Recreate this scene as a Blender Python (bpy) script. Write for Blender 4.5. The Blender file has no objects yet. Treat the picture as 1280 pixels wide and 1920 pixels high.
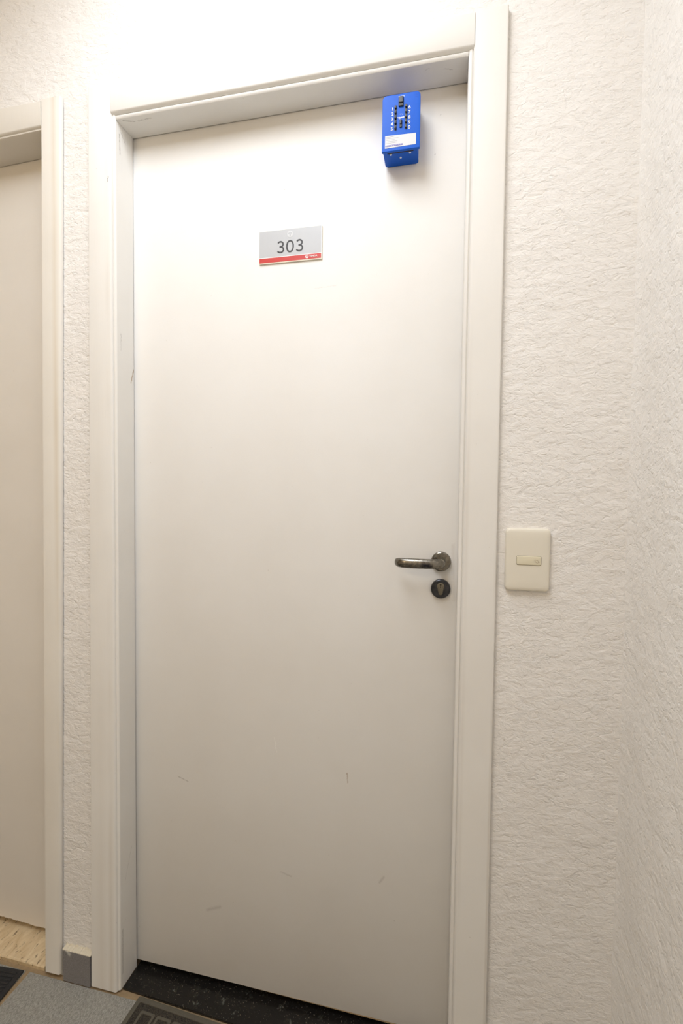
import bpy, bmesh, math, random
from mathutils import Vector, Matrix, noise
random.seed(7)
PI = math.pi
S = bpy.context.scene
COL = S.collection

# ------------------------------------------------------------------ camera
F_PX = 894.13
cam_d = bpy.data.cameras.new('camera'); cam = bpy.data.objects.new('camera', cam_d); COL.objects.link(cam)
cam_d.sensor_fit = 'VERTICAL'; cam_d.sensor_height = 36.0; cam_d.lens = F_PX / 1920 * 36.0
cam_d.clip_start = 0.02
yaw, pitch, roll = 0.21758, -0.03597, 0.012295
f = Vector((-math.sin(yaw) * math.cos(pitch), math.cos(yaw) * math.cos(pitch), math.sin(pitch)))
r = Vector((math.cos(yaw), math.sin(yaw), 0)); u = r.cross(f)
r2 = r * math.cos(roll) + u * math.sin(roll); u2 = -r * math.sin(roll) + u * math.cos(roll)
M = Matrix((r2, u2, -f)).transposed().to_4x4(); M.translation = (0.7757, -1.0704, 1.2276)
cam.matrix_world = M
S.camera = cam

# ------------------------------------------------------------------ world, light, exposure
w = bpy.data.worlds.new('world'); S.world = w; w.use_nodes = True
w.node_tree.nodes['Background'].inputs[0].default_value = (0.9, 0.92, 1, 1)
w.node_tree.nodes['Background'].inputs[1].default_value = 0.05
S.view_settings.view_transform = 'Standard'; S.view_settings.look = 'None'
S.view_settings.gamma = 1.0; S.view_settings.use_curve_mapping = False
S.view_settings.exposure = -0.05
LAMP = (0.32, -0.92, 2.60)          # long panel on the ceiling in front of the doors
LAMP_POWER = 19.0
LAMP2 = (-0.35, -2.10, 2.05)          # unseen round lamp behind the camera, hung low as warm fill
LAMP2_POWER = 15.0
LAMP_COL = (0.90, 0.985, 1.10)
LAMP2_COL = (1.0, 0.75, 0.44)

# ------------------------------------------------------------------ helpers
def link(name, me, mat=None, parent=None):
    o = bpy.data.objects.new(name, me); COL.objects.link(o)
    if mat is not None: me.materials.append(mat)
    if parent is not None: o.parent = parent
    return o

def build(name, bm, mat=None, parent=None, smooth=None):
    bmesh.ops.recalc_face_normals(bm, faces=bm.faces[:])
    me = bpy.data.meshes.new(name); bm.to_mesh(me); bm.free()
    if smooth is not None:
        me.polygons.foreach_set('use_smooth', [True] * len(me.polygons))
        try: me.set_sharp_from_angle(angle=smooth)
        except Exception: pass
    return link(name, me, mat, parent)

def struct(o, label=None):
    o['kind'] = 'structure'
    if label: o['label'] = label
    return o

def empty(name, loc=(0, 0, 0), rz=0.0):
    o = bpy.data.objects.new(name, None); COL.objects.link(o); o.empty_display_size = 0.05
    o.location = loc; o.rotation_euler = (0, 0, rz); return o

def tag(o, label, cat, group=None):
    o['label'] = label; o['category'] = cat
    if group: o['group'] = group
    return o

def box(bm, x0, x1, y0, y1, z0, z1, bev=0.0, seg=2):
    b = bmesh.new() if bev else bm
    v = [b.verts.new((x, y, z)) for x in (x0, x1) for y in (y0, y1) for z in (z0, z1)]
    for q in ((0, 1, 3, 2), (4, 6, 7, 5), (0, 4, 5, 1), (2, 3, 7, 6), (0, 2, 6, 4), (1, 5, 7, 3)):
        b.faces.new([v[i] for i in q])
    if bev:
        bmesh.ops.recalc_face_normals(b, faces=b.faces[:])
        bmesh.ops.bevel(b, geom=b.edges[:], offset=bev, segments=seg, profile=0.5, affect='EDGES')
        me = bpy.data.meshes.new('t'); b.to_mesh(me); b.free(); bm.from_mesh(me); bpy.data.meshes.remove(me)

def loft(bm, rings, cap=True, closed=True):
    R = [[bm.verts.new(p) for p in ring] for ring in rings]
    n = len(R[0])
    for a, b in zip(R[:-1], R[1:]):
        for i in range(n if closed else n - 1):
            j = (i + 1) % n
            bm.faces.new((a[i], a[j], b[j], b[i]))
    if cap:
        bm.faces.new(R[0][::-1]); bm.faces.new(R[-1])

def rrect(cx, cz, w, h, rad, n=6, rads=None):
    pts = []
    rr = rads or (rad, rad, rad, rad)       # br, tr, tl, bl
    for k, (sx, sz, a0) in enumerate(((1, -1, -90), (1, 1, 0), (-1, 1, 90), (-1, -1, 180))):
        q = max(rr[k], 1e-5)
        ox, oz = cx + sx * (w / 2 - q), cz + sz * (h / 2 - q)
        for i in range(n + 1):
            a = math.radians(a0 + 90 * i / n)
            pts.append((ox + q * math.cos(a), oz + q * math.sin(a)))
    return pts

def plate(bm, pts, yb, yf, bev=0.0):
    """solid plate: outline pts (x,z), back at yb, front (towards -y) at yf, with an eased front edge"""
    cx = sum(p[0] for p in pts) / len(pts); cz = sum(p[1] for p in pts) / len(pts)
    rings = [[(x, yb, z) for x, z in pts]]
    if bev:
        hx = max(abs(p[0] - cx) for p in pts); hz = max(abs(p[1] - cz) for p in pts)
        for t in (0, 0.35, 0.7, 1.0):
            ins = bev * (1 - math.cos(t * PI / 2)); dy = bev * math.sin(t * PI / 2)
            sx, sz = 1 - ins / hx, 1 - ins / hz
            rings.append([(cx + (x - cx) * sx, yf + bev - dy, cz + (z - cz) * sz) for x, z in pts])
    else:
        rings.append([(x, yf, z) for x, z in pts])
    loft(bm, rings)

def disc_rings(bm, cx, cz, prof, n=48):
    """lathe about the y axis: prof = [(radius, y)]"""
    loft(bm, [[(cx + rad * math.cos(2 * PI * i / n), y, cz + rad * math.sin(2 * PI * i / n)) for i in range(n)] for rad, y in prof])

def ribbon(bm, path, wd, yb, yf, closed=False):
    """a flat stroke of constant width along path [(x,z)]"""
    n = len(path); L = []; Rr = []
    for i, p in enumerate(path):
        a = path[(i - 1) % n] if (closed or i) else p
        b = path[(i + 1) % n] if (closed or i < n - 1) else p
        d = Vector((b[0] - a[0], b[1] - a[1])).normalized()
        nx, nz = -d.y * wd / 2, d.x * wd / 2
        L.append((p[0] + nx, p[1] + nz)); Rr.append((p[0] - nx, p[1] - nz))
    rings = [[(l[0], yb, l[1]), (l[0], yf, l[1]), (q[0], yf, q[1]), (q[0], yb, q[1])] for l, q in zip(L, Rr)]
    if closed: loft(bm, rings + [rings[0]], cap=False)
    else: loft(bm, rings)

def text(name, body, x, z, h, y, mat, parent, depth=0.0003, width=None, shear=0.0, align='LEFT', bold=0.0):
    c = bpy.data.curves.new(name, 'FONT'); c.body = body; c.size = 1.0; c.shear = shear; c.offset = bold
    t = bpy.data.objects.new('t', c); COL.objects.link(t)
    bpy.context.view_layer.update()
    me = bpy.data.meshes.new_from_object(t.evaluated_get(bpy.context.evaluated_depsgraph_get()))
    bpy.data.objects.remove(t); bpy.data.curves.remove(c)
    xs = [v.co.x for v in me.vertices]; ys = [v.co.y for v in me.vertices]
    x0, x1, y0, y1 = min(xs), max(xs), min(ys), max(ys)
    sz = h / (y1 - y0); sx = sz if width is None else width / (x1 - x0)
    off = 0 if align == 'LEFT' else -(x1 - x0) * sx / 2
    bm = bmesh.new(); bm.from_mesh(me); bpy.data.meshes.remove(me)
    for v in bm.verts:
        v.co = Vector((x + off + (v.co.x - x0) * sx, y, z + (v.co.y - y0) * sz))
    g = bmesh.ops.extrude_face_region(bm, geom=bm.faces[:])
    for e in g['geom']:
        if isinstance(e, bmesh.types.BMVert): e.co.y -= depth
    return build(name, bm, mat, parent)

# ------------------------------------------------------------------ materials
class NT:
    def __init__(s, name):
        s.m = bpy.data.materials.new(name); s.m.use_nodes = True
        s.t = s.m.node_tree; s.b = s.t.nodes['Principled BSDF']
    def n(s, typ, **kw):
        nd = s.t.nodes.new(typ)
        for k, v in kw.items():
            if k.startswith('i_'):
                key = k[2:]; nd.inputs[int(key) if key.isdigit() else key.replace('_', ' ')].default_value = v
            else: setattr(nd, k, v)
        return nd
    def l(s, a, b): s.t.links.new(a, b)
    def math(s, op, a, b=None, c=None, clamp=False):
        nd = s.t.nodes.new('ShaderNodeMath'); nd.operation = op; nd.use_clamp = clamp
        for i, q in enumerate((a, b, c)):
            if q is None: continue
            if isinstance(q, (int, float)): nd.inputs[i].default_value = q
            else: s.l(q, nd.inputs[i])
        return nd.outputs[0]
    def coord(s, scale=(1, 1, 1), rot=(0, 0, 0)):
        tc = s.n('ShaderNodeTexCoord'); mp = s.n('ShaderNodeMapping')
        mp.inputs['Scale'].default_value = scale; mp.inputs['Rotation'].default_value = rot
        s.l(tc.outputs['Object'], mp.inputs[0]); return mp.outputs[0]
    def noise(s, vec, scale, detail=3, rough=0.55, dist=0.0):
        nd = s.n('ShaderNodeTexNoise'); nd.inputs['Scale'].default_value = scale
        nd.inputs['Detail'].default_value = detail; nd.inputs['Roughness'].default_value = rough
        nd.inputs['Distortion'].default_value = dist
        s.l(vec, nd.inputs['Vector']); return nd.outputs[0]
    def ramp(s, fac, stops):
        nd = s.n('ShaderNodeValToRGB'); cr = nd.color_ramp
        while len(cr.elements) < len(stops): cr.elements.new(0.5)
        for e, (p, c) in zip(cr.elements, stops):
            e.position = p; e.color = (c, c, c, 1) if isinstance(c, (int, float)) else (*c, 1)
        s.l(fac, nd.inputs[0]); return nd.outputs[0]
    def mix(s, fac, a, b):
        nd = s.n('ShaderNodeMix'); nd.data_type = 'RGBA'
        for i, q in ((0, fac), (6, a), (7, b)):
            if isinstance(q, (int, float)): nd.inputs[i].default_value = q
            elif isinstance(q, tuple): nd.inputs[i].default_value = (*q, 1)
            else: s.l(q, nd.inputs[i])
        return nd.outputs[2]
    def bump(s, h, strength, dist, normal=None):
        nd = s.n('ShaderNodeBump'); nd.inputs['Strength'].default_value = strength; nd.inputs['Distance'].default_value = dist
        s.l(h, nd.inputs['Height'])
        if normal is not None: s.l(normal, nd.inputs['Normal'])
        s.l(nd.outputs[0], s.b.inputs['Normal']); return nd.outputs[0]
    def set(s, color=None, rough=None, metal=None, spec=None):
        for k, v in (('Base Color', color), ('Roughness', rough), ('Metallic', metal), ('Specular IOR Level', spec)):
            if v is None: continue
            if isinstance(v, tuple): s.b.inputs[k].default_value = (*v, 1)
            elif isinstance(v, (int, float)): s.b.inputs[k].default_value = v
            else: s.l(v, s.b.inputs[k])
        return s
    def scratch(s, col, marks):
        """marks: (axis a, axis b, a0, b0, a1, b1, half width, colour, strength) - short scuffs on a surface"""
        tc = s.n('ShaderNodeTexCoord'); sp = s.n('ShaderNodeSeparateXYZ'); s.l(tc.outputs['Object'], sp.inputs[0])
        wob = s.math('MULTIPLY_ADD', s.noise(tc.outputs['Object'], 220, 2), 0.006, -0.003)
        for (A, B, a0, b0, a1, b1, hw, c, st) in marks:
            pa = s.math('ADD', sp.outputs[A], wob); pb = s.math('ADD', sp.outputs[B], wob)
            dx, dz = a1 - a0, b1 - b0; LL = dx * dx + dz * dz
            t = s.math('ADD', s.math('MULTIPLY', s.math('SUBTRACT', pa, a0), dx / LL), s.math('MULTIPLY', s.math('SUBTRACT', pb, b0), dz / LL), clamp=True)
            ex = s.math('SUBTRACT', s.math('SUBTRACT', pa, a0), s.math('MULTIPLY', t, dx))
            ez = s.math('SUBTRACT', s.math('SUBTRACT', pb, b0), s.math('MULTIPLY', t, dz))
            d = s.math('SQRT', s.math('ADD', s.math('MULTIPLY', ex, ex), s.math('MULTIPLY', ez, ez)))
            k = s.math('MULTIPLY', s.math('SUBTRACT', 1.0, s.math('DIVIDE', d, hw), clamp=True), st)
            col = s.mix(k, col, c)
        return col

def flat(name, color, rough=0.5, metal=0.0, spec=0.5, var=0.04, scale=60):
    n = NT(name); v = n.coord()
    k = n.noise(v, scale, 3)
    d = tuple(max(0, c * (1 - var)) for c in color); e = tuple(min(1, c * (1 + var)) for c in color)
    n.set(n.mix(k, d, e), rough, metal, spec)
    return n.m

WHITE = (0.82, 0.80, 0.765)
def paint(name, base, rough=0.42, marks=(), dirt=0.06, streak=(1, 1, 1), brush=0.0, stains=()):
    n = NT(name); v = n.coord()
    k = n.ramp(n.noise(n.coord(streak), 3.2, 4, 0.6), [(0.38, 0.0), (0.72, 1.0)])
    col = n.mix(n.math('MULTIPLY', k, dirt), base, (0.50, 0.42, 0.31))
    sp = n.ramp(n.noise(v, 140, 2, 0.4), [(0.0, 0), (0.765, 0), (0.79, 1)])
    col = n.mix(n.math('MULTIPLY', sp, 0.22), col, (0.30, 0.25, 0.18))
    for (axis, c0, hw, colr, st, sc) in stains:                # long rubbed grime lines
        tc = n.n('ShaderNodeTexCoord'); s3 = n.n('ShaderNodeSeparateXYZ'); n.l(tc.outputs['Object'], s3.inputs[0])
        d = n.math('ABSOLUTE', n.math('SUBTRACT', s3.outputs[axis], c0))
        a = n.math('SUBTRACT', 1.0, n.math('DIVIDE', d, hw), clamp=True)
        nz = n.ramp(n.noise(n.coord((1, 1, 0.18)), sc, 4, 0.7), [(0.42, 0), (0.66, 1)])
        col = n.mix(n.math('MULTIPLY', n.math('MULTIPLY', a, nz), st), col, colr)
    if marks: col = n.scratch(col, marks)
    n.set(col, rough, 0, 0.22)
    b1 = n.noise(n.coord((1, 1, 0.08) if brush else (1, 1, 1)), 260, 3, 0.6)
    n.bump(b1, 0.10 + brush, 0.001)
    return n.m

def stucco(name, base, sc, strength=0.55, horiz=True):
    n = NT(name)
    v = n.coord(sc)
    wv = n.noise(v, 9, 2, 0.5)                                 # patches where the roller left more or less
    h1 = n.noise(v, 88, 4, 0.6, 0.7)
    h2 = n.noise(v, 46, 3, 0.55, 0.5)
    rid = n.math('ABSOLUTE', n.math('SUBTRACT', h1, 0.5))
    rid = n.math('SUBTRACT', 0.5, rid)
    amp = n.ramp(wv, [(0.36, 0.70), (0.6, 1.0)])
    h = n.math('ADD', n.math('MULTIPLY', n.math('ADD', n.math('MULTIPLY', rid, 1.1), n.math('MULTIPLY', h1, 0.7)), amp), n.math('MULTIPLY', h2, 1.2))
    n.bump(h, strength, 0.0052)
    k = n.ramp(n.noise(n.coord(), 5, 4, 0.6), [(0.4, 0), (0.75, 1)])
    col = n.mix(n.math('MULTIPLY', k, 0.07), base, (0.62, 0.52, 0.42))
    sp = n.ramp(n.noise(n.coord(), 95, 2, 0.4), [(0, 0), (0.775, 0), (0.79, 1)])
    col = n.mix(n.math('MULTIPLY', sp, 0.3), col, (0.40, 0.33, 0.25))
    n.set(col, 0.75, 0, 0.25)
    return n.m

m_wall = stucco('plaster wall paint', (0.85, 0.82, 0.78), (0.80, 1.0, 1.25), 0.56)
m_wall_r = stucco('plaster wall paint side', (0.875, 0.845, 0.80), (1.0, 0.9, 1.05), 0.56)
m_room = flat('room paint', (0.82, 0.765, 0.685), 0.8, var=0.03, scale=8)
BRN, GRY, PAL = (0.33, 0.22, 0.12), (0.25, 0.22, 0.19), (0.93, 0.91, 0.87)
m_leaf = paint('door leaf paint', WHITE, 0.55, dirt=0.10, marks=[
    (0, 2, 0.560, 0.578, 0.562, 0.555, 0.0016, BRN, 0.7), (0, 2, 0.122, 0.508, 0.152, 0.498, 0.0014, GRY, 0.55),
    (0, 2, 0.380, 0.640, 0.386, 0.605, 0.0013, PAL, 0.8), (0, 2, 0.205, 0.175, 0.240, 0.190, 0.006, GRY, 0.22),
    (0, 2, 0.470, 1.700, 0.520, 1.702, 0.0012, GRY, 0.18),
    (0, 2, 0.400, 0.310, 0.425, 0.304, 0.003, GRY, 0.25), (0, 2, 0.745, 2.043, 0.746, 2.044, 0.0016, GRY, 0.5),
    (0, 2, 0.735, 1.962, 0.736, 1.963, 0.0016, GRY, 0.5), (0, 2, 0.395, 1.930, 0.396, 1.931, 0.0018, GRY, 0.6),
    (0, 2, 0.640, 0.330, 0.650, 0.345, 0.004, GRY, 0.25), (0, 2, 0.790, 1.12, 0.795, 1.00, 0.006, BRN, 0.12)])
m_frame = paint('door frame paint', (0.82, 0.795, 0.75), 0.45, dirt=0.10, brush=0.06,
    stains=[(0, -0.018, 0.010, (0.46, 0.37, 0.26), 0.5, 3.0), (0, -0.045, 0.02, (0.55, 0.47, 0.37), 0.3, 2.0), (0, 0.815, 0.006, (0.42, 0.34, 0.25), 0.3, 3.0), (0, 0.872, 0.003, (0.42, 0.34, 0.25), 0.35, 4.0)],
    marks=[(0, 2, -0.0155, 1.967, -0.017, 1.955, 0.002, GRY, 0.8)])
m_jamb = paint('door jamb paint', (0.82, 0.795, 0.75), 0.45, dirt=0.10, brush=0.06,
    marks=[(1, 2, -0.003, 1.535, -0.014, 1.500, 0.0024, BRN, 0.9), (1, 2, -0.052, 2.075, -0.050, 2.03, 0.0022, GRY, 0.6),
           (1, 2, -0.046, 2.084, -0.030, 2.068, 0.0016, GRY, 0.6), (1, 2, -0.05, 1.61, -0.05, 1.57, 0.0014, GRY, 0.45),
           (1, 2, -0.056, 0.13, -0.056, 0.02, 0.004, GRY, 0.35), (1, 2, -0.02, 0.32, -0.045, 0.25, 0.0012, GRY, 0.3)])
m_head = paint('door header paint', (0.82, 0.80, 0.76), 0.45, dirt=0.12, brush=0.04,
    marks=[(0, 1, 0.015, -0.058, 0.04, -0.050, 0.0022, GRY, 0.6), (0, 1, 0.05, -0.05, 0.085, -0.052, 0.0016, GRY, 0.5),
           (0, 1, 0.752, -0.045, 0.768, -0.040, 0.0014, GRY, 0.4), (0, 1, 0.715, -0.05, 0.722, -0.052, 0.0016, GRY, 0.3)])
m_old = paint('old frame paint', (0.81, 0.77, 0.70), 0.45, dirt=0.12, brush=0.06,
    stains=[(0, -0.166, 0.010, (0.52, 0.38, 0.20), 0.55, 2.6)])
m_old_leaf = paint('old leaf paint', (0.80, 0.755, 0.69), 0.5, dirt=0.12)
m_flap = flat('tan edge strip', (0.50, 0.36, 0.20), 0.7)
m_dark = flat('dark gap', (0.02, 0.018, 0.015), 0.8)

# nickel of the handle
n = NT('tarnished nickel'); v = n.coord()
k = n.ramp(n.noise(v, 70, 4, 0.6, 0.8), [(0.35, 0), (0.68, 1)])
n.set(n.mix(k, (0.17, 0.155, 0.13), (0.30, 0.28, 0.24)), n.ramp(n.noise(v, 110, 3), [(0.3, 0.16), (0.7, 0.34)]), 1.0)
n.l(n.scratch(n.mix(k, (0.17, 0.155, 0.13), (0.30, 0.28, 0.24)), [(0, 2, -0.024, -0.003, -0.036, -0.002, 0.0085, (0.02, 0.025, 0.045), 1.0)]), n.b.inputs['Base Color'])
m_nickel = n.m
n = NT('dark nickel'); v = n.coord()
k = n.ramp(n.noise(v, 90, 4, 0.6), [(0.35, 0), (0.7, 1)])
n.set(n.mix(k, (0.05, 0.053, 0.06), (0.10, 0.10, 0.105)), 0.30, 1.0); m_dknickel = n.m
m_brass = flat('lock brass', (0.23, 0.21, 0.165), 0.42, 1.0, var=0.4, scale=300)

m_blue = flat('blue enamel', (0.0, 0.095, 0.56), 0.5, 0.0, 0.3, var=0.06, scale=160)
m_black = flat('black plastic', (0.018, 0.017, 0.018), 0.45, var=0.2)
m_blackgrey = flat('worn black plastic', (0.035, 0.033, 0.031), 0.4, var=0.2)
m_white = flat('white print', (0.88, 0.88, 0.87), 0.5, var=0.01)
m_label = flat('label paper', (0.64, 0.635, 0.645), 0.5, var=0.02)
m_violet = flat('violet print', (0.17, 0.15, 0.42), 0.5)
m_pgrey = flat('grey print', (0.40, 0.40, 0.43), 0.5)
m_panel = flat('acrylic edge', (0.84, 0.78, 0.66), 0.25, var=0.02)
m_silver = flat('silver grey print', (0.50, 0.51, 0.525), 0.35, var=0.015)
m_red = flat('red print', (0.55, 0.035, 0.028), 0.4, var=0.05)
m_ink = flat('black ink', (0.022, 0.022, 0.024), 0.45)
m_mark = flat('pale emblem print', (0.62, 0.63, 0.64), 0.35, var=0.01)
m_switch = flat('ivory plastic', (0.78, 0.73, 0.62), 0.35, var=0.02, scale=20)
m_button = flat('yellowed plastic', (0.75, 0.69, 0.52), 0.35, var=0.02, scale=20)
m_bell = flat('bell print', (0.36, 0.24, 0.15), 0.5)

# floor materials
n = NT('grey ceramic tile'); v = n.coord((1, 1, 1))
a = n.ramp(n.noise(n.coord((1.0, 0.45, 1), (0, 0, 0.15)), 420, 3, 0.7), [(0.32, 0), (0.68, 1)])
b = n.noise(v, 14, 3)
c = n.mix(a, (0.155, 0.152, 0.135), (0.40, 0.392, 0.355))
n.set(n.mix(n.math('MULTIPLY', b, 0.35), c, (0.33, 0.31, 0.27)), 0.55, 0, 0.35); n.bump(a, 0.2, 0.001); m_tile = n.m
n = NT('grey skirting tile'); v = n.coord()
a = n.ramp(n.noise(v, 420, 3, 0.7), [(0.32, 0), (0.68, 1)])
c = n.mix(a, (0.165, 0.155, 0.155), (0.275, 0.26, 0.258))
tc = n.n('ShaderNodeTexCoord'); sp = n.n('ShaderNodeSeparateXYZ'); n.l(tc.outputs['Object'], sp.inputs[0])
wob = n.math('MULTIPLY_ADD', n.noise(v, 130, 3), 0.008, -0.004)
sm = n.math('GREATER_THAN', n.math('ADD', sp.outputs[0], wob), -0.0768)       # paint wiped over the tile's right edge
c = n.mix(n.math('MULTIPLY', sm, 0.75), c, (0.62, 0.58, 0.52))
c = n.scratch(c, [(0, 2, -0.147, 0.061, -0.139, 0.052, 0.007, (0.62, 0.60, 0.55), 0.9)])
n.set(c, 0.5, 0, 0.35); m_skirt = n.m
n = NT('tan grout'); v = n.coord(); a = n.noise(v, 90, 4)
n.set(n.mix(a, (0.22, 0.155, 0.085), (0.40, 0.29, 0.165)), 0.85); n.bump(a, 0.4, 0.002); m_grout = n.m
n = NT('black granite'); v = n.coord()
vo = n.n('ShaderNodeTexVoronoi', feature='F1'); vo.inputs['Scale'].default_value = 62; n.l(v, vo.inputs['Vector'])
k1 = n.ramp(vo.outputs['Color'], [(0.0, 0), (0.80, 0), (0.86, 1)])
k2 = n.ramp(n.noise(v, 70, 4, 0.65, 0.4), [(0.56, 0), (0.72, 1)])
k3 = n.ramp(n.noise(v, 260, 2), [(0.66, 0), (0.70, 1)])
c = n.mix(n.math('MULTIPLY', k2, 0.45), (0.010, 0.009, 0.008), (0.060, 0.060, 0.045))
c = n.mix(n.math('MULTIPLY', n.math('MULTIPLY', k1, k2), 0.8), c, (0.16, 0.17, 0.15))
c = n.mix(n.math('MULTIPLY', k3, 0.6), c, (0.20, 0.17, 0.13))
n.set(c, 0.26, 0, 0.4); m_granite = n.m
n = NT('travertine'); v = n.coord((1.0, 0.28, 1.0), (0, 0, 0.1))
a = n.noise(v, 60, 4, 0.6, 0.5)
p = n.ramp(n.noise(v, 130, 3, 0.6, 0.6), [(0.60, 0), (0.67, 1)])
c = n.mix(n.ramp(a, [(0.3, 0), (0.7, 1)]), (0.60, 0.44, 0.25), (0.80, 0.66, 0.44))
n.set(n.mix(n.math('MULTIPLY', p, 0.8), c, (0.16, 0.10, 0.05)), 0.45); n.bump(n.math('SUBTRACT', 1.0, p), 0.4, 0.002); m_trav = n.m
n = NT('black rubber mat'); v = n.coord(); a = n.noise(v, 240, 3)
n.set(n.mix(a, (0.008, 0.008, 0.009), (0.028, 0.027, 0.027)), 0.8); n.bump(a, 0.4, 0.002); m_mat = n.m
n = NT('olive rubber'); v = n.coord(); a = n.noise(v, 330, 3)
n.set(n.mix(a, (0.070, 0.062, 0.045), (0.120, 0.108, 0.080)), 0.75); n.bump(a, 0.3, 0.001); m_olive = n.m
n = NT('dark coarse mat pile'); v = n.coord(); a = n.ramp(n.noise(v, 420, 3, 0.7), [(0.35, 0), (0.68, 1)])
n.set(n.mix(a, (0.018, 0.014, 0.011), (0.105, 0.09, 0.066)), 0.9); n.bump(a, 0.8, 0.003); m_pile = n.m
m_plaster = flat('chipped plaster', (0.66, 0.60, 0.47), 0.85, var=0.15, scale=140)
n = NT('lamp glass'); n.set((0.9, 0.88, 0.84), 0.4); n.b.inputs['Emission Color'].default_value = (1, 0.95, 0.88, 1); n.b.inputs['Emission Strength'].default_value = 2.0
m_lampglass = n.m
n = NT('lit opal globe'); n.set((0.9, 0.88, 0.84), 0.4); n.b.inputs['Emission Color'].default_value = (*LAMP2_COL, 1)
n.b.inputs['Emission Strength'].default_value = LAMP2_POWER / (4 * PI * PI * 0.08 ** 2); m_globe = n.m

# ------------------------------------------------------------------ room shell
ZF = -0.022           # top of the floor tiles
ZC = 2.62
XR = 1.118
YW = -0.060           # face of the door wall

def wob(a, b, seed, amp):
    return amp * (noise.noise(Vector((a * 9, b * 9, seed))) + 0.6 * noise.noise(Vector((a * 24, b * 24, seed + 5))))

def grid_wall(bm, a0, a1, z0, z1, fn, step=0.022):
    na = max(1, int(round((a1 - a0) / step))); nz = max(1, int(round((z1 - z0) / step)))
    V = [[bm.verts.new(fn(a0 + (a1 - a0) * i / na, z0 + (z1 - z0) * j / nz)) for j in range(nz + 1)] for i in range(na + 1)]
    for i in range(na):
        for j in range(nz):
            bm.faces.new((V[i][j], V[i + 1][j], V[i + 1][j + 1], V[i][j + 1]))

# door wall with its two openings
bm = bmesh.new()
def fw(x, z): return (x, YW + wob(x, z, 2.0, 0.0012) * min(1, max(0, (z - 0.05) / 0.1)), z)
XLO, XLI = -1.060, -0.190       # left opening
grid_wall(bm, -2.4, XLO, -0.03, 2.13, fw, 0.12)
grid_wall(bm, XLI, -0.030, -0.03, 2.13, fw)
grid_wall(bm, 0.830, XR + 0.004, -0.03, 2.13, fw)
grid_wall(bm, -2.4, XR + 0.004, 2.13, ZC, fw, 0.05)
for x0, x1 in ((-2.4, XLO), (XLI, -0.030), (0.830, XR + 0.05)):
    box(bm, x0, x1, YW + 0.004, 0.07, -0.03, 2.13)
box(bm, -2.4, XR + 0.05, YW + 0.004, 0.07, 2.13, ZC)
struct(build('wall_front', bm, m_wall, smooth=0.9), 'white rough plastered wall around both doors')

bm = bmesh.new()
def rw(y, z):
    e = max(0.0, 1 - (YW - y) / 0.03)
    return (XR + wob(y, z, 9.0, 0.0022) - 0.004 * e * e, y, z)
grid_wall(bm, -1.25, YW + 0.002, -0.03, ZC, rw, 0.022)
grid_wall(bm, -2.5, -1.25, -0.03, ZC, lambda y, z: (XR, y, z), 0.3)
box(bm, XR + 0.006, XR + 0.08, -2.5, YW + 0.002, -0.03, ZC)
struct(build('wall_right', bm, m_wall_r, smooth=0.9), 'white rough plastered side wall right of the doorbell')

for nm, b in (('wall_back', (-2.4, XR + 0.08, -2.58, -2.5, -0.03, ZC)), ('wall_left', (-2.48, -2.4, -2.5, 0.07, -0.03, ZC)), ('ceiling', (-2.48, XR + 0.08, -2.58, 0.07, ZC, ZC + 0.08))):
    bm = bmesh.new(); box(bm, *b); struct(build(nm, bm, m_room))

# floor: grout bed with one object per tile
bm = bmesh.new(); box(bm, -2.48, XR + 0.08, -2.58, 0.07, -0.08, -0.0245)
floor = struct(build('floor', bm, m_grout), 'hallway floor of speckled grey ceramic tiles')
TS, GAP = 0.45, 0.012
bm = bmesh.new(); box(bm, GAP / 2, TS - GAP / 2, -TS + GAP / 2, -GAP / 2, -0.0245, ZF, 0.0012, 1)
tile_me = None
x = -0.2655 - 5 * TS
while x < XR:
    for j in range(6):
        y = -0.0675 - j * TS
        full = x + TS < XR and y - TS > -2.5 and x > -2.4
        if full:
            if tile_me is None:
                t = build('tile', bm, m_tile, floor); tile_me = t.data
            else:
                t = link('tile', tile_me, None, floor)
            t.location = (x, y, 0); t.rotation_euler = (0, 0, 0)
        else:
            x0, x1 = max(x, -2.4) + GAP / 2, min(x + TS, XR - 0.003) - GAP / 2
            y0, y1 = max(y - TS, -2.497) + GAP / 2, y - GAP / 2
            if x1 - x0 > 0.01 and y1 - y0 > 0.01:
                b2 = bmesh.new(); box(b2, x0, x1, y0, y1, -0.0245, ZF, 0.0012, 1); build('tile', b2, m_tile, floor)
    x += TS

# ------------------------------------------------------------------ door frames
def vcasing(bm, prof_b, prof_t, zb, zt):
    zs = [zb, (zb + zt) / 2, zt]
    rings = []
    for k, z in enumerate(zs):
        t = (z - zb) / (zt - zb)
        rings.append([(a[0] * (1 - t) + b[0] * t, a[1], z) for a, b in zip(prof_b, prof_t)])
    loft(bm, rings)

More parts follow.
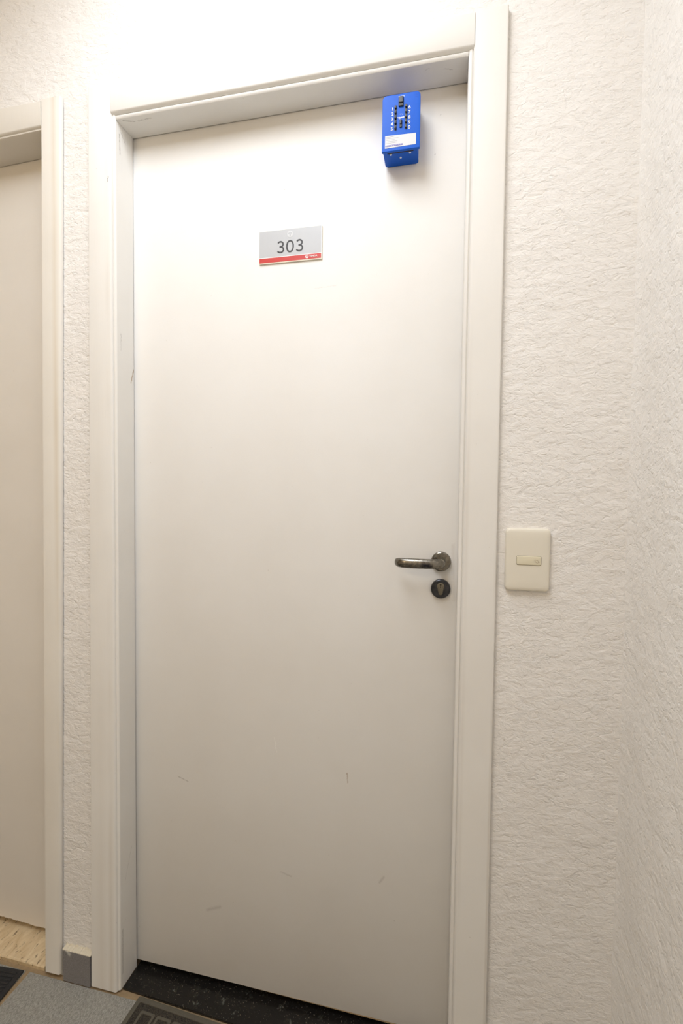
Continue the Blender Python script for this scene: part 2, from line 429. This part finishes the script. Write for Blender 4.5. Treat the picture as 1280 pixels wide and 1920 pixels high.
YC = -0.072          # casing face
trim1 = struct(empty('trim_1'), 'white painted frame around the door numbered 303')
def prof_left(xo, xi):   # outer, inner face edge
    return [(xo, -0.0605), (xo, YC + 0.0016), (xo + 0.0016, YC), (xi - 0.0035, YC), (xi - 0.001, YC + 0.0012), (xi + 0.0012, YC + 0.0045), (xi + 0.0015, -0.0605)]
bm = bmesh.new(); vcasing(bm, prof_left(-0.0765, -0.0035), prof_left(-0.0690, -0.0100), -0.0185, 2.1775)
c = build('casing', bm, m_frame, trim1, 0.6)
mir = lambda P: [(0.8 - p[0], p[1]) for p in P][::-1]
bm = bmesh.new(); vcasing(bm, mir(prof_left(-0.0760, -0.0095)), mir(prof_left(-0.0735, -0.0105)), -0.0185, 2.1765)
build('casing', bm, m_frame, trim1, 0.6)
def header(bm, xa, xb, za, zb, top, Yoff=0.0):      # lofted along x; za / zb = face lower edge at either end
    rings = []
    for x, z in ((xa, za), (xb, zb)):
        rings.append([(x, -0.0605, top), (x, YC + 0.0016, top), (x, YC, top - 0.0016), (x, YC, z + 0.003), (x, YC + 0.0015, z + 0.0006), (x, YC + 0.006, z - 0.0022), (x, -0.0605, z - 0.0030)])
    loft(bm, rings)
bm = bmesh.new(); header(bm, -0.0088, 0.8103, 2.1125, 2.1125, 2.1755)
build('casing', bm, m_frame, trim1, 0.6)
# jambs: front bead, reveal, and the rebate that the leaf shuts against
def prof_jamb(xe):
    return [(xe - 0.03, 0.06), (xe - 0.03, -0.0585), (xe - 0.0105, -0.0585), (xe - 0.0090, -0.0640), (xe - 0.0060, -0.0662), (xe - 0.0025, -0.0655), (xe - 0.0004, -0.0635), (xe, -0.0610),
            (xe, -0.0025), (xe - 0.0015, -0.0012), (xe - 0.014, -0.0012), (xe - 0.014, 0.06)]
bm = bmesh.new(); vcasing(bm, prof_jamb(0.0035), prof_jamb(0.0), -0.0175, 2.13)
build('jamb', bm, m_jamb, trim1, 0.6)
bm = bmesh.new(); vcasing(bm, mir(prof_jamb(0.0)), mir(prof_jamb(0.0)), -0.0175, 2.13)
build('jamb', bm, m_jamb, trim1, 0.6)
bm = bmesh.new()
P = prof_jamb(0.0)
loft(bm, [[(x, p[1], 2.1 - p[0]) for p in P] for x in (0.0003, 0.7997)])
build('header', bm, m_head, trim1, 0.6)

# frame of the next door
trim2 = struct(empty('trim_2'), 'yellowed white frame of the door cut off at the left edge')
def prof_r(xi, xo):
    return [(xi, -0.0605), (xi, YC + 0.003), (xi + 0.002, YC), (xo - 0.005, YC), (xo - 0.002, YC + 0.0015), (xo, YC + 0.0045), (xo, -0.0632), (xo - 0.012, -0.0632), (xo - 0.012, -0.0605)]
bm = bmesh.new(); vcasing(bm, prof_r(-0.2145, -0.1690), prof_r(-0.2010, -0.1445), -0.0125, 2.1720)
build('casing', bm, m_old, trim2, 0.6)
bm = bmesh.new(); vcasing(bm, prof_r(-1.105, -1.050), prof_r(-1.105, -1.050), -0.0125, 2.150)
build('casing', bm, m_old, trim2, 0.6)
bm = bmesh.new(); header(bm, -1.0495, -0.2022, 2.085, 2.1115, 2.1700)
build('casing', bm, m_old, trim2, 0.6)
def prof_j2(xe, d=0.013):
    return [(xe - 0.03, 0.06), (xe - 0.03, -0.0585), (xe - 0.0105, -0.0585), (xe - 0.0090, -0.0640), (xe - 0.0060, -0.0662), (xe - 0.0025, -0.0655), (xe, -0.0610),
            (xe, d), (xe - 0.014, d), (xe - 0.014, 0.06)]
mir2 = lambda P, c: [(c - p[0], p[1]) for p in P][::-1]
XJ = -0.2200
bm = bmesh.new(); vcasing(bm, mir2(prof_j2(0), XJ + 0.0035), mir2(prof_j2(0), XJ + 0.0170), -0.0115, 2.10)
build('jamb', bm, m_old, trim2, 0.6)
bm = bmesh.new(); vcasing(bm, prof_j2(-1.040), prof_j2(-1.040), -0.0115, 2.07)
build('jamb', bm, m_old, trim2, 0.6)
bm = bmesh.new(); P = prof_j2(0.0)
loft(bm, [[(x, p[1], z - p[0] - (0.0 if p[1] > -0.07 else 0)) for p in P] for x, z in ((-1.0395, 2.077), (-0.2045, 2.1040))])
build('header', bm, m_old, trim2, 0.6)

# ------------------------------------------------------------------ door leaves
bm = bmesh.new(); box(bm, -0.009, 0.809, 0.0, 0.035, 0.0, 2.112, 0.0012, 2)
door1 = struct(build('door_1', bm, m_leaf, smooth=0.6), 'plain white door leaf carrying the 303 sign and lever handle')
bm = bmesh.new()
loft(bm, [[(0.30, 0.0006, 0.0006), (0.30, 0.03, 0.0006), (0.30, 0.03, -0.0001), (0.30, 0.0006, -0.0001)], [(0.798, 0.0006, 0.0006), (0.798, 0.03, 0.0006), (0.798, 0.03, -0.0045), (0.798, 0.0006, -0.0045)]])  # tan wedge under the leaf, deeper towards its right end
o = build('bottom_edge', bm, m_flap, door1); o['label'] = 'tan strip along the lower edge'

# lever handle on its round rose
HX, HZ = 0.7652, 1.0838
hd = build('lever_handle', (lambda b: (None, b)[1])(bmesh.new()), m_nickel, door1)
bm = bmesh.new()
path = [(0, -0.006), (0, -0.020), (0, -0.032), (-0.004, -0.042), (-0.012, -0.0485), (-0.024, -0.0510), (-0.045, -0.0520), (-0.066, -0.0518), (-0.080, -0.0500), (-0.089, -0.0455), (-0.0940, -0.0385)]
rad = [(0.0098, 0.0098), (0.0095, 0.0095), (0.0095, 0.0095), (0.0098, 0.0095), (0.0102, 0.0088), (0.0104, 0.0080), (0.0105, 0.0074), (0.0105, 0.0072), (0.0104, 0.0070), (0.0098, 0.0064), (0.0080, 0.0046)]
fine = []
for i in range(len(path) - 1):
    for t in (0, 0.5):
        a, b = path[i], path[i + 1]
        fine.append(((a[0] * (1 - t) + b[0] * t, a[1] * (1 - t) + b[1] * t), (rad[i][0] * (1 - t) + rad[i + 1][0] * t, rad[i][1] * (1 - t) + rad[i + 1][1] * t)))
fine.append((path[-1], rad[-1])); fine.append(((-0.0947, -0.0370), (0.0045, 0.0022)))
rings = []
for i, (p, q) in enumerate(fine):
    a = fine[max(0, i - 1)][0]; b = fine[min(len(fine) - 1, i + 1)][0]
    d = Vector((b[0] - a[0], b[1] - a[1])).normalized(); nx, ny = -d.y, d.x
    rings.append([(p[0] + nx * q[1] * math.cos(2 * PI * k / 20), p[1] + ny * q[1] * math.cos(2 * PI * k / 20), q[0] * math.sin(2 * PI * k / 20)) for k in range(20)])
loft(bm, rings); bmesh.ops.recalc_face_normals(bm, faces=bm.faces[:])
bm.to_mesh(hd.data); bm.free(); hd.data.polygons.foreach_set('use_smooth', [True] * len(hd.data.polygons))
hd.location = (HX, 0, HZ); hd['label'] = 'tarnished chrome lever handle'
bm = bmesh.new(); disc_rings(bm, 0, 0, [(0.0216, 0.0), (0.0216, -0.0045), (0.0208, -0.0070), (0.0190, -0.0082), (0.012, -0.0086), (0.0098, -0.0086)])
build('rose', bm, m_nickel, hd, 0.5)

# lock below it
lk_bm = bmesh.new(); disc_rings(lk_bm, 0, 0, [(0.0213, 0.0), (0.0213, -0.0045), (0.0204, -0.0072), (0.0186, -0.0084), (0.006, -0.0086), (0.001, -0.0086)])
lock = build('lock_rose', lk_bm, m_dknickel, door1, 0.5); lock.location = (0.7655, 0, 1.0236); lock['label'] = 'dark round lock plate below the lever'
# euro profile cylinder: round head above a narrow body
pts = []
for i in range(17):
    a = math.radians(-35 + 250 * i / 16); pts.append((0.0078 * math.cos(a), 0.0065 + 0.0078 * math.sin(a)))
for i in range(7):
    a = math.radians(180 + 180 * i / 6); pts.append((0.0046 * math.cos(a), -0.0085 + 0.0046 * math.sin(a)))
bm = bmesh.new(); plate(bm, pts, -0.0080, -0.0102, 0.0005); cyl = build('lock_cylinder', bm, m_brass, lock, 0.6)
bm = bmesh.new()
box(bm, -0.0008, 0.0008, -0.01045, -0.0098, 0.0020, 0.0105)
disc_rings(bm, 0, 0.0098, [(0.0019, -0.0098), (0.0019, -0.01045)], 14)
build('keyhole', bm, m_dark, lock)

# second door leaf, with its frayed lower edge
bm = bmesh.new()
xs = []; x = -1.052
while x < -0.2135: xs.append(x); x += 0.004
top = lambda x: 2.108 + (x + 0.21) * 0.032
Y2 = 0.015
bot = [0.0012 - (x + 0.215) * 0.035 + random.uniform(-0.0012, 0.0012) for x in xs]
V = [[bm.verts.new(p) for p in ((x, Y2, b), (x, Y2, top(x)), (x, Y2 + 0.035, top(x)), (x, Y2 + 0.035, b))] for x, b in zip(xs, bot)]
for a, b in zip(V[:-1], V[1:]):
    for i in range(4):
        bm.faces.new((a[i], a[(i + 1) % 4], b[(i + 1) % 4], b[i]))
bm.faces.new(V[0]); bm.faces.new(V[-1][::-1])
struct(build('door_2', bm, m_old_leaf), 'plain off-white door leaf cut off at the left edge')

# ------------------------------------------------------------------ thresholds, skirting
bm = bmesh.new()
loft(bm, [[(x, yf + 0.0008, -0.0245), (x, yf, -0.0200), (x, yf + 0.0012, -0.0182), (x, 0.066, -0.0182), (x, 0.066, -0.0245)] for x, yf in ((0.0045, -0.0575), (0.155, -0.0640), (0.310, -0.0702), (0.55, -0.0715), (0.7985, -0.0720))])
th = build('threshold', bm, m_granite); tag(th, 'polished black granite threshold under the door numbered 303', 'threshold')
bm = bmesh.new()
loft(bm, [[(x, -0.0625, -0.0245), (x, -0.0632, -0.0150), (x, -0.0615, -0.0125), (x, -0.058, -0.0118), (x, 0.066, -0.0118), (x, 0.066, -0.0245)] for x in (-1.0385, -0.225)])
th = build('threshold', bm, m_trav); tag(th, 'cream travertine threshold under the left door', 'threshold')

bm = bmesh.new(); box(bm, -0.1585, -0.0785, -0.0735, -0.0598, ZF, 0.0585, 0.0006, 1)
sk = struct(build('baseboard_left', bm, m_skirt), 'short grey skirting tile between the two door frames')
bm = bmesh.new()
V0 = []; nx = 26
rings = []
for i in range(nx):
    x = -0.1600 + 0.0830 * i / (nx - 1)
    a = random.uniform(-0.0010, 0.0014); b = random.uniform(-0.002, 0.004)
    rings.append([(x, -0.0598, 0.0586), (x, -0.0738 + abs(a) * 0.6, 0.0586), (x, -0.0736 + abs(a), 0.0600 + a * 0.5), (x, -0.0625, 0.0615 + b * 0.5), (x, -0.0598, 0.0640 + b)])
loft(bm, rings)
o = build('plaster_edge', bm, m_plaster, sk); o['label'] = 'ragged cream plaster along the top of the tile'

# ------------------------------------------------------------------ door mats
bm = bmesh.new()
n_r = 44; Lm, Wm = 0.62, 0.40
box(bm, -Lm, 0, -Wm, 0, 0, 0.0045, 0.0015, 1)
mat1 = build('doormat', bm, m_mat); mat1.location = (-0.2730, -0.0765, ZF); mat1.rotation_euler = (0, 0, 0.075)
tag(mat1, 'black ribbed doormat in front of the left door', 'doormat')
rb = None
for i in range(n_r):
    if rb is None:
        bm = bmesh.new(); box(bm, -Lm + 0.012, -0.012, -0.0028, 0.0028, 0.004, 0.0068, 0.0012, 1); o = build('rib', bm, m_mat, mat1); rb = o.data
    else: o = link('rib', rb, None, mat1)
    o.location = (0, -0.012 - i * (Wm - 0.024) / (n_r - 1), 0)

bm = bmesh.new(); Lo, Wo = 0.62, 0.40
plate_pts = [(x, y) for x, y in rrect(Lo / 2, -Wo / 2, Lo, Wo, 0.004)]
loft(bm, [[(x, y, z) for x, y in plate_pts] for z in (0, 0.004)])
mat2 = build('doormat', bm, m_pile); mat2.location = (0.0575, -0.0660, ZF); mat2.rotation_euler = (0, 0, -0.052)
tag(mat2, 'olive brown doormat with raised key pattern in front of door 303', 'doormat')
def frame_bm(x0, x1, y0, y1, w, z0, z1):
    bm = bmesh.new()
    o_ = rrect((x0 + x1) / 2, (y0 + y1) / 2, x1 - x0, y1 - y0, 0.004, 4)
    i_ = rrect((x0 + x1) / 2, (y0 + y1) / 2, x1 - x0 - 2 * w, y1 - y0 - 2 * w, 0.0025, 4)
    e = 0.0006
    o2 = rrect((x0 + x1) / 2, (y0 + y1) / 2, x1 - x0 - 2 * e, y1 - y0 - 2 * e, 0.004, 4)
    i2 = rrect((x0 + x1) / 2, (y0 + y1) / 2, x1 - x0 - 2 * w + 2 * e, y1 - y0 - 2 * w + 2 * e, 0.003, 4)
    R = [[(x, y, z0) for x, y in o_], [(x, y, z1 - e) for x, y in o_], [(x, y, z1) for x, y in o2], [(x, y, z1) for x, y in i2], [(x, y, z1 - e) for x, y in i_], [(x, y, z0) for x, y in i_]]
    loft(bm, R, cap=False); return bm
build('rim', frame_bm(0.0005, Lo - 0.0005, -Wo + 0.0005, -0.0005, 0.0115, 0.0035, 0.0062), m_olive, mat2)
k = 0
cells = []
NX, NY = 13, 8
cw, ch = (Lo - 0.048) / NX, (Wo - 0.048) / NY
key = None
for i in range(NX):
    for j in range(NY):
        if not (i in (0, NX - 1) or j in (0, NY - 1)): continue
        if key is None:
            o = build('key_block', frame_bm(0.003, cw - 0.002, -ch + 0.003, -0.002, 0.0062, 0.0035, 0.0058), m_olive, mat2); key = o.data
        else: o = link('key_block', key, None, mat2)
        o.location = (0.024 + i * cw, -0.024 - j * ch, 0)
for i in range(6):
    o = build('ridge', frame_bm(0.085 + i * 0.022, Lo - 0.085 - i * 0.022, -Wo + 0.085 + i * 0.022, -0.085 - i * 0.022, 0.008, 0.0035, 0.0058), m_olive, mat2)
    if i == 4: break

# ------------------------------------------------------------------ number sign on the door
sg = empty('door_sign', (0.411, 0.0008, 1.8012)); tag(sg, 'grey and red number sign reading 303 glued to the white door', 'sign')
X0, X1, Z0, Z1 = 0.3351 - 0.411, 0.4872 - 0.411, 1.7637 - 1.8012, 1.8386 - 1.8012
bm = bmesh.new(); plate(bm, rrect((X0 + X1) / 2, (Z0 + Z1) / 2, X1 - X0, Z1 - Z0, 0.0012, 3), 0, -0.0038, 0.0006)
build('panel', bm, m_panel, sg, 0.6)
bm = bmesh.new(); box(bm, X0 + 0.0003, X1 - 0.0022, -0.0041, -0.0036, 1.7782 - 1.8012, Z1 - 0.0006)
build('grey_print', bm, m_silver, sg)
bm = bmesh.new(); box(bm, X0 + 0.0003, X1 - 0.0022, -0.00405, -0.0036, 1.7768 - 1.8012, 1.7782 - 1.8012)
build('white_line', bm, m_white, sg)
bm = bmesh.new(); box(bm, X0 + 0.0005, X1 - 0.0024, -0.0041, -0.0036, 1.7662 - 1.8012, 1.7768 - 1.8012)
build('red_band', bm, m_red, sg)
# digits drawn as round-shouldered strokes
H, STK = 0.0280, 0.0035
def three():
    p = []
    hh = H - STK
    for i in range(15):
        a = math.radians(152 - 242 * i / 14); p.append((0.0066 * math.cos(a), hh * 0.765 + hh * 0.235 * math.sin(a)))
    q = []
    for i in range(19):
        a = math.radians(92 - 247 * i / 18); q.append((0.0074 * math.cos(a), hh * 0.265 + hh * 0.265 * math.sin(a)))
    return p, q
def zero():
    hh = H - STK
    return [((0.0077) * math.copysign(abs(math.cos(t)) ** 0.9, math.cos(t)), hh / 2 + hh / 2 * math.copysign(abs(math.sin(t)) ** 0.95, math.sin(t))) for t in [2 * PI * i / 40 for i in range(40)]]
DZ = 1.7850 - 1.8012 + STK / 2
for cx, d in ((0.3873, '3'), (0.4106, '0'), (0.4330, '3')):
    bm = bmesh.new(); cx -= 0.411
    if d == '0': ribbon(bm, [(cx + x, DZ + z) for x, z in zero()], STK, -0.0040, -0.0044, True)
    else:
        a, b = three()
        ribbon(bm, [(cx + x, DZ + z) for x, z in a], STK, -0.0040, -0.0044)
        ribbon(bm, [(cx + x, DZ + z) for x, z in b], STK, -0.0040, -0.00441)
        ribbon(bm, [(cx - 0.0022, DZ + (H - STK) * 0.53), (cx + 0.0016, DZ + (H - STK) * 0.53)], STK * 0.92, -0.0040, -0.00442)
    build('digit', bm, m_ink, sg)
def emblem(cx, cz, rad, mr, mt, name):
    bm = bmesh.new(); disc_rings(bm, cx, cz, [(rad, -0.0040), (rad, -0.00435)], 36); e = build(name, bm, mr, sg)
    bm = bmesh.new()                                     # small T with drooping arms
    s = rad
    arm = [(cx - 0.52 * s, cz + 0.12 * s), (cx - 0.30 * s, cz + 0.42 * s), (cx, cz + 0.52 * s), (cx + 0.30 * s, cz + 0.42 * s), (cx + 0.52 * s, cz + 0.12 * s)]
    ribbon(bm, arm, 0.34 * s, -0.0043, -0.0046)
    ribbon(bm, [(cx, cz + 0.45 * s), (cx, cz - 0.62 * s)], 0.38 * s, -0.0043, -0.00462)
    build('emblem_letter', bm, mt, e)
emblem(0.4107 - 0.411, 1.8266 - 1.8012, 0.0072, m_mark, m_silver, 'pale_emblem')
emblem(0.4515 - 0.411, 1.7718 - 1.8012, 0.0038, m_white, m_red, 'white_emblem')
text('lettering', 'TENDA', 0.4570 - 0.411, 1.7699 - 1.8012, 0.0039, -0.0041, m_white, sg, width=0.0192, bold=0.02)

# ------------------------------------------------------------------ blue key safe
KX, KZ = 0.6655, 1.947
ks = empty('key_safe', (KX, -0.0002, KZ)); tag(ks, 'blue wall key safe with black number buttons on the white door top', 'key safe')
# body: box with rounded rear corners
body = []
x0, x1, yb, yf = 0.6295 - KX, 0.7010 - KX, -0.0010, -0.0490
rr = 0.007
prof = [(x0, yf), (x1, yf)]
for i in range(7):
    a = math.radians(0 + 90 * i / 6); prof.append((x1 - rr + rr * math.cos(a), yb - rr + rr * math.sin(a)))
for i in range(7):
    a = math.radians(90 + 90 * i / 6); prof.append((x0 + rr + rr * math.cos(a), yb - rr + rr * math.sin(a)))
bm = bmesh.new(); loft(bm, [[(p[0], p[1], z) for p in prof] for z in (0.0005, 0.1095)])
build('body', bm, m_blue, ks, 0.6)
bm = bmesh.new(); box(bm, x0 + 0.004, x1 - 0.004, -0.003, 0.0, 0.004, 0.106); build('mount_plate', bm, m_pgrey, ks)
# front cover: rounded at the top, square lip below
bm = bmesh.new(); plate(bm, rrect(0.6668 - KX, 2.0022 - KZ, 0.0785, 0.1138, 0, 8, rads=(0.0012, 0.0085, 0.0085, 0.0012)), -0.0475, -0.0525, 0.0012)
cover = build('cover', bm, m_blue, ks, 0.6)
YF = -0.0524
def kb(bm, xa, xb, za, zb, y0, y1, bev): box(bm, xa - KX, xb - KX, y1, y0, za - KZ, zb - KZ, bev, 2)
bm = bmesh.new(); kb(bm, 0.6612, 0.6715, 2.0325, 2.0512, YF + 0.001, YF - 0.0030, 0.0008); sl = build('open_slider', bm, m_black, ks)
bm = bmesh.new(); kb(bm, 0.6620, 0.6706, 2.0385, 2.0506, YF - 0.0026, YF - 0.0048, 0.0008); build('thumb_grip', bm, m_blackgrey, sl)
bm = bmesh.new(); kb(bm, 0.6640, 0.6691, 1.9902, 2.0052, YF + 0.001, YF - 0.0022, 0.0008); sl = build('clear_slider', bm, m_black, ks)
bm = bmesh.new(); kb(bm, 0.6648, 0.6683, 1.9960, 2.0048, YF - 0.0018, YF - 0.0040, 0.0007); build('thumb_grip', bm, m_blackgrey, sl)
btn = None
for cx, zt in ((0.6553, 2.0366), (0.6771, 2.0362)):
    bm = bmesh.new(); plate(bm, rrect(cx - KX, zt - 0.0253 - KZ, 0.0048, 0.0508, 0.0022, 5), YF + 0.001, YF - 0.0006, 0.0003); build('button_track', bm, m_black, ks)
    for k in range(5):
        if btn is None:
            bm = bmesh.new(); plate(bm, rrect(0, 0, 0.0044, 0.0058, 0.0018, 5), 0, -0.0030, 0.0009); o = build('button', bm, m_blackgrey, ks, 0.6); btn = o.data
        else: o = link('button', btn, None, ks)
        o.location = (cx - KX, YF - 0.0004, zt - 0.0045 - 0.0103 * k - KZ)
for k, ch in enumerate('12345'):
    text('digit', ch, 0.64905 - 0.0003 * k - KX, 2.0265 - 0.00995 * k - KZ, 0.0070, YF, m_white, ks, align='C', bold=0.018)
for k, ch in enumerate('67890'):
    text('digit', ch, 0.6840 - KX, 2.0257 - 0.0101 * k - KZ, 0.0070, YF, m_white, ks, align='C', bold=0.018)
text('lettering', 'OPEN', 0.6670 - KX, 2.0518 - KZ, 0.0024, YF, m_white, ks, align='C', width=0.0125, bold=0.03)
# worn white script mark between the buttons
bm = bmesh.new()
pth = [(-0.0068 + 0.0136 * i / 40, 0.0010 * math.sin(i * 1.25) + (0.0006 if i % 9 < 4 else 0)) for i in range(41)]
ribbon(bm, [(0.6669 + x - KX, 2.0106 + z - KZ) for x, z in pth], 0.00085, YF, YF - 0.0003)
ribbon(bm, [(0.6640 - KX, 2.0110 - KZ), (0.6646 - KX, 2.0082 - KZ), (0.6636 - KX, 2.0078 - KZ)], 0.0008, YF, YF - 0.0003)
build('script_mark', bm, m_white, ks)
bm = bmesh.new()
ribbon(bm, [(0.6668 - KX + 0.0036 * math.cos(math.radians(a)), 2.0140 - KZ + 0.0040 * math.sin(math.radians(a))) for a in range(30, 131, 10)], 0.0005, YF, YF - 0.0003)
build('arc_mark', bm, m_mark, ks)
bm = bmesh.new()
ribbon(bm, [(xx - KX, zz - KZ) for xx, zz in ((0.6960, 2.0530), (0.6960, 2.0475), (0.7010, 2.0475), (0.7010, 2.0530))], 0.0005, YF, YF - 0.0003, True)
build('square_mark', bm, flat('deep blue print', (0.012, 0.07, 0.45), 0.5), ks)
# paper label
bm = bmesh.new(); plate(bm, [(0.6340 - KX, 1.9520 - KZ), (0.6980 - KX, 1.9528 - KZ), (0.6980 - KX, 1.9753 - KZ), (0.6342 - KX, 1.9772 - KZ)], YF + 0.0004, YF - 0.0004)
lb = build('paper_label', bm, m_label, ks)
bm = bmesh.new()
for k, wd in enumerate((0.017, 0.026, 0.018, 0.0235, 0.022)):
    box(bm, 0.6362 - KX, 0.6362 + wd - KX, YF - 0.0006, YF - 0.0003, 1.9740 - 0.0031 * k - KZ, 1.9745 - 0.0031 * k - KZ)
build('small_print', bm, m_pgrey, lb)
bm = bmesh.new(); box(bm, 0.6352 - KX, 0.6714 - KX, YF - 0.0006, YF - 0.0003, 1.9548 - KZ, 1.9578 - KZ); build('violet_band', bm, m_violet, lb)
bm = bmesh.new()
for k in range(9): box(bm, 0.6366 + 0.0036 * k - KX, 0.6366 + 0.0036 * k + 0.0022 - KX, YF - 0.0008, YF - 0.0005, 1.9559 - KZ, 1.9567 - KZ)
build('band_print', bm, m_mark, lb)
# underside: slot and three white screws
bm = bmesh.new(); box(bm, 0.6385 - KX, 0.6928 - KX, -0.0456, -0.0420, -0.0002, 0.0012); build('slot', bm, m_dark, ks)
scr = None
for sx, sy in ((0.6453, -0.0395), (0.6647, -0.0270), (0.6852, -0.0385)):
    if scr is None:
        bm = bmesh.new(); disc = [[(rad * math.cos(2 * PI * i / 20), rad * math.sin(2 * PI * i / 20), z) for i in range(20)] for rad, z in ((0.0021, 0.0008), (0.0021, -0.0004), (0.0015, -0.0010))]
        loft(bm, disc); o = build('screw', bm, m_white, ks); scr = o.data
    else: o = link('screw', scr, None, ks)
    o.location = (sx - KX, sy, 0.0)

# ------------------------------------------------------------------ doorbell plate
BX, BZ = 0.9340, 1.1028
db = empty('doorbell', (BX, YW - 0.0015, BZ)); tag(db, 'ivory doorbell plate with a long button on the rough wall beside door 303', 'doorbell')
bm = bmesh.new(); W2, H2 = 0.0842, 0.1252
rings = []
base_pts = rrect(0, 0, W2, H2, 0.0085, 8)
for s, y in ((1.0, 0.0035), (1.0, -0.0030), (0.992, -0.0055), (0.972, -0.0074), (0.93, -0.0086), (0.80, -0.0093), (0.55, -0.0097), (0.25, -0.0098)):
    rings.append([(x * s, y, z * (1 - (1 - s) * W2 / H2)) for x, z in base_pts])
loft(bm, rings); build('faceplate', bm, m_switch, db, 0.7)
BC = (0.9358 - BX, 1.1020 - BZ)
bm = bmesh.new(); plate(bm, rrect(BC[0], BC[1], 0.0468, 0.0186, 0.0030, 6), -0.0085, -0.00995); build('button_gap', bm, flat('gap shade', (0.22, 0.18, 0.12), 0.6), db)
bm = bmesh.new(); plate(bm, rrect(BC[0], BC[1], 0.0456, 0.0174, 0.0026, 6), -0.0085, -0.0112, 0.0012); bt = build('push_button', bm, m_button, db, 0.6); bt['label'] = 'long yellowed push button'
bm = bmesh.new()
bx, bz = BC[0] + 0.0150, BC[1] - 0.0016
ribbon(bm, [(bx - 0.0042, bz + 0.0030), (bx - 0.0028, bz + 0.0034), (bx + 0.0020, bz + 0.0018), (bx + 0.0036, bz - 0.0004), (bx + 0.0006, bz - 0.0034), (bx - 0.0032, bz + 0.0004)], 0.0006, -0.0110, -0.0114, True)
ribbon(bm, [(bx + 0.0030, bz - 0.0008), (bx + 0.0042, bz - 0.0018)], 0.0012, -0.0110, -0.0114)
build('bell_symbol', bm, m_bell, bt)

# ------------------------------------------------------------------ ceiling lamps (above the frame)
lp = empty('ceiling_panel', (LAMP[0], LAMP[1], ZC)); tag(lp, 'long white light panel on the hallway ceiling above the doors', 'lamp')
bm = bmesh.new(); box(bm, -0.31, 0.31, -0.61, 0.61, -0.03, 0, 0.004); build('housing', bm, m_white, lp, 0.5)
bm = bmesh.new(); box(bm, -0.29, 0.29, -0.59, 0.59, -0.034, -0.028, 0.002); build('diffuser', bm, m_lampglass, lp, 0.9)
ld = bpy.data.lights.new('panel_light', 'AREA'); ld.shape = 'RECTANGLE'; ld.size = 0.58; ld.size_y = 1.18; ld.energy = LAMP_POWER; ld.color = LAMP_COL
lo = bpy.data.objects.new('panel_light', ld); COL.objects.link(lo); lo.location = (LAMP[0], LAMP[1], ZC - 0.04)
lp = empty('fill_pendant', (LAMP2[0], LAMP2[1], ZC)); tag(lp, 'unseen white pendant globe hung behind the viewer as warm fill light', 'lamp')
nn = 40; dz = LAMP2[2] - ZC
def lathe_z(bm, prof): loft(bm, [[(rad * math.cos(2 * PI * i / nn), rad * math.sin(2 * PI * i / nn), z) for i in range(nn)] for rad, z in prof])
bm = bmesh.new(); lathe_z(bm, ((0.05, 0), (0.05, -0.018), (0.03, -0.03), (0.004, -0.034), (0.004, dz + 0.12), (0.02, dz + 0.115), (0.02, dz + 0.09))); build('cord_and_rose', bm, m_white, lp, 0.5)
bm = bmesh.new(); lathe_z(bm, [(0.08 * math.sin(a), dz + 0.08 * math.cos(a)) for a in [0.2 + 0.29 * k for k in range(11)]]); build('globe', bm, m_globe, lp, 1.2)   # unseen glowing globe that gives the warm fill light
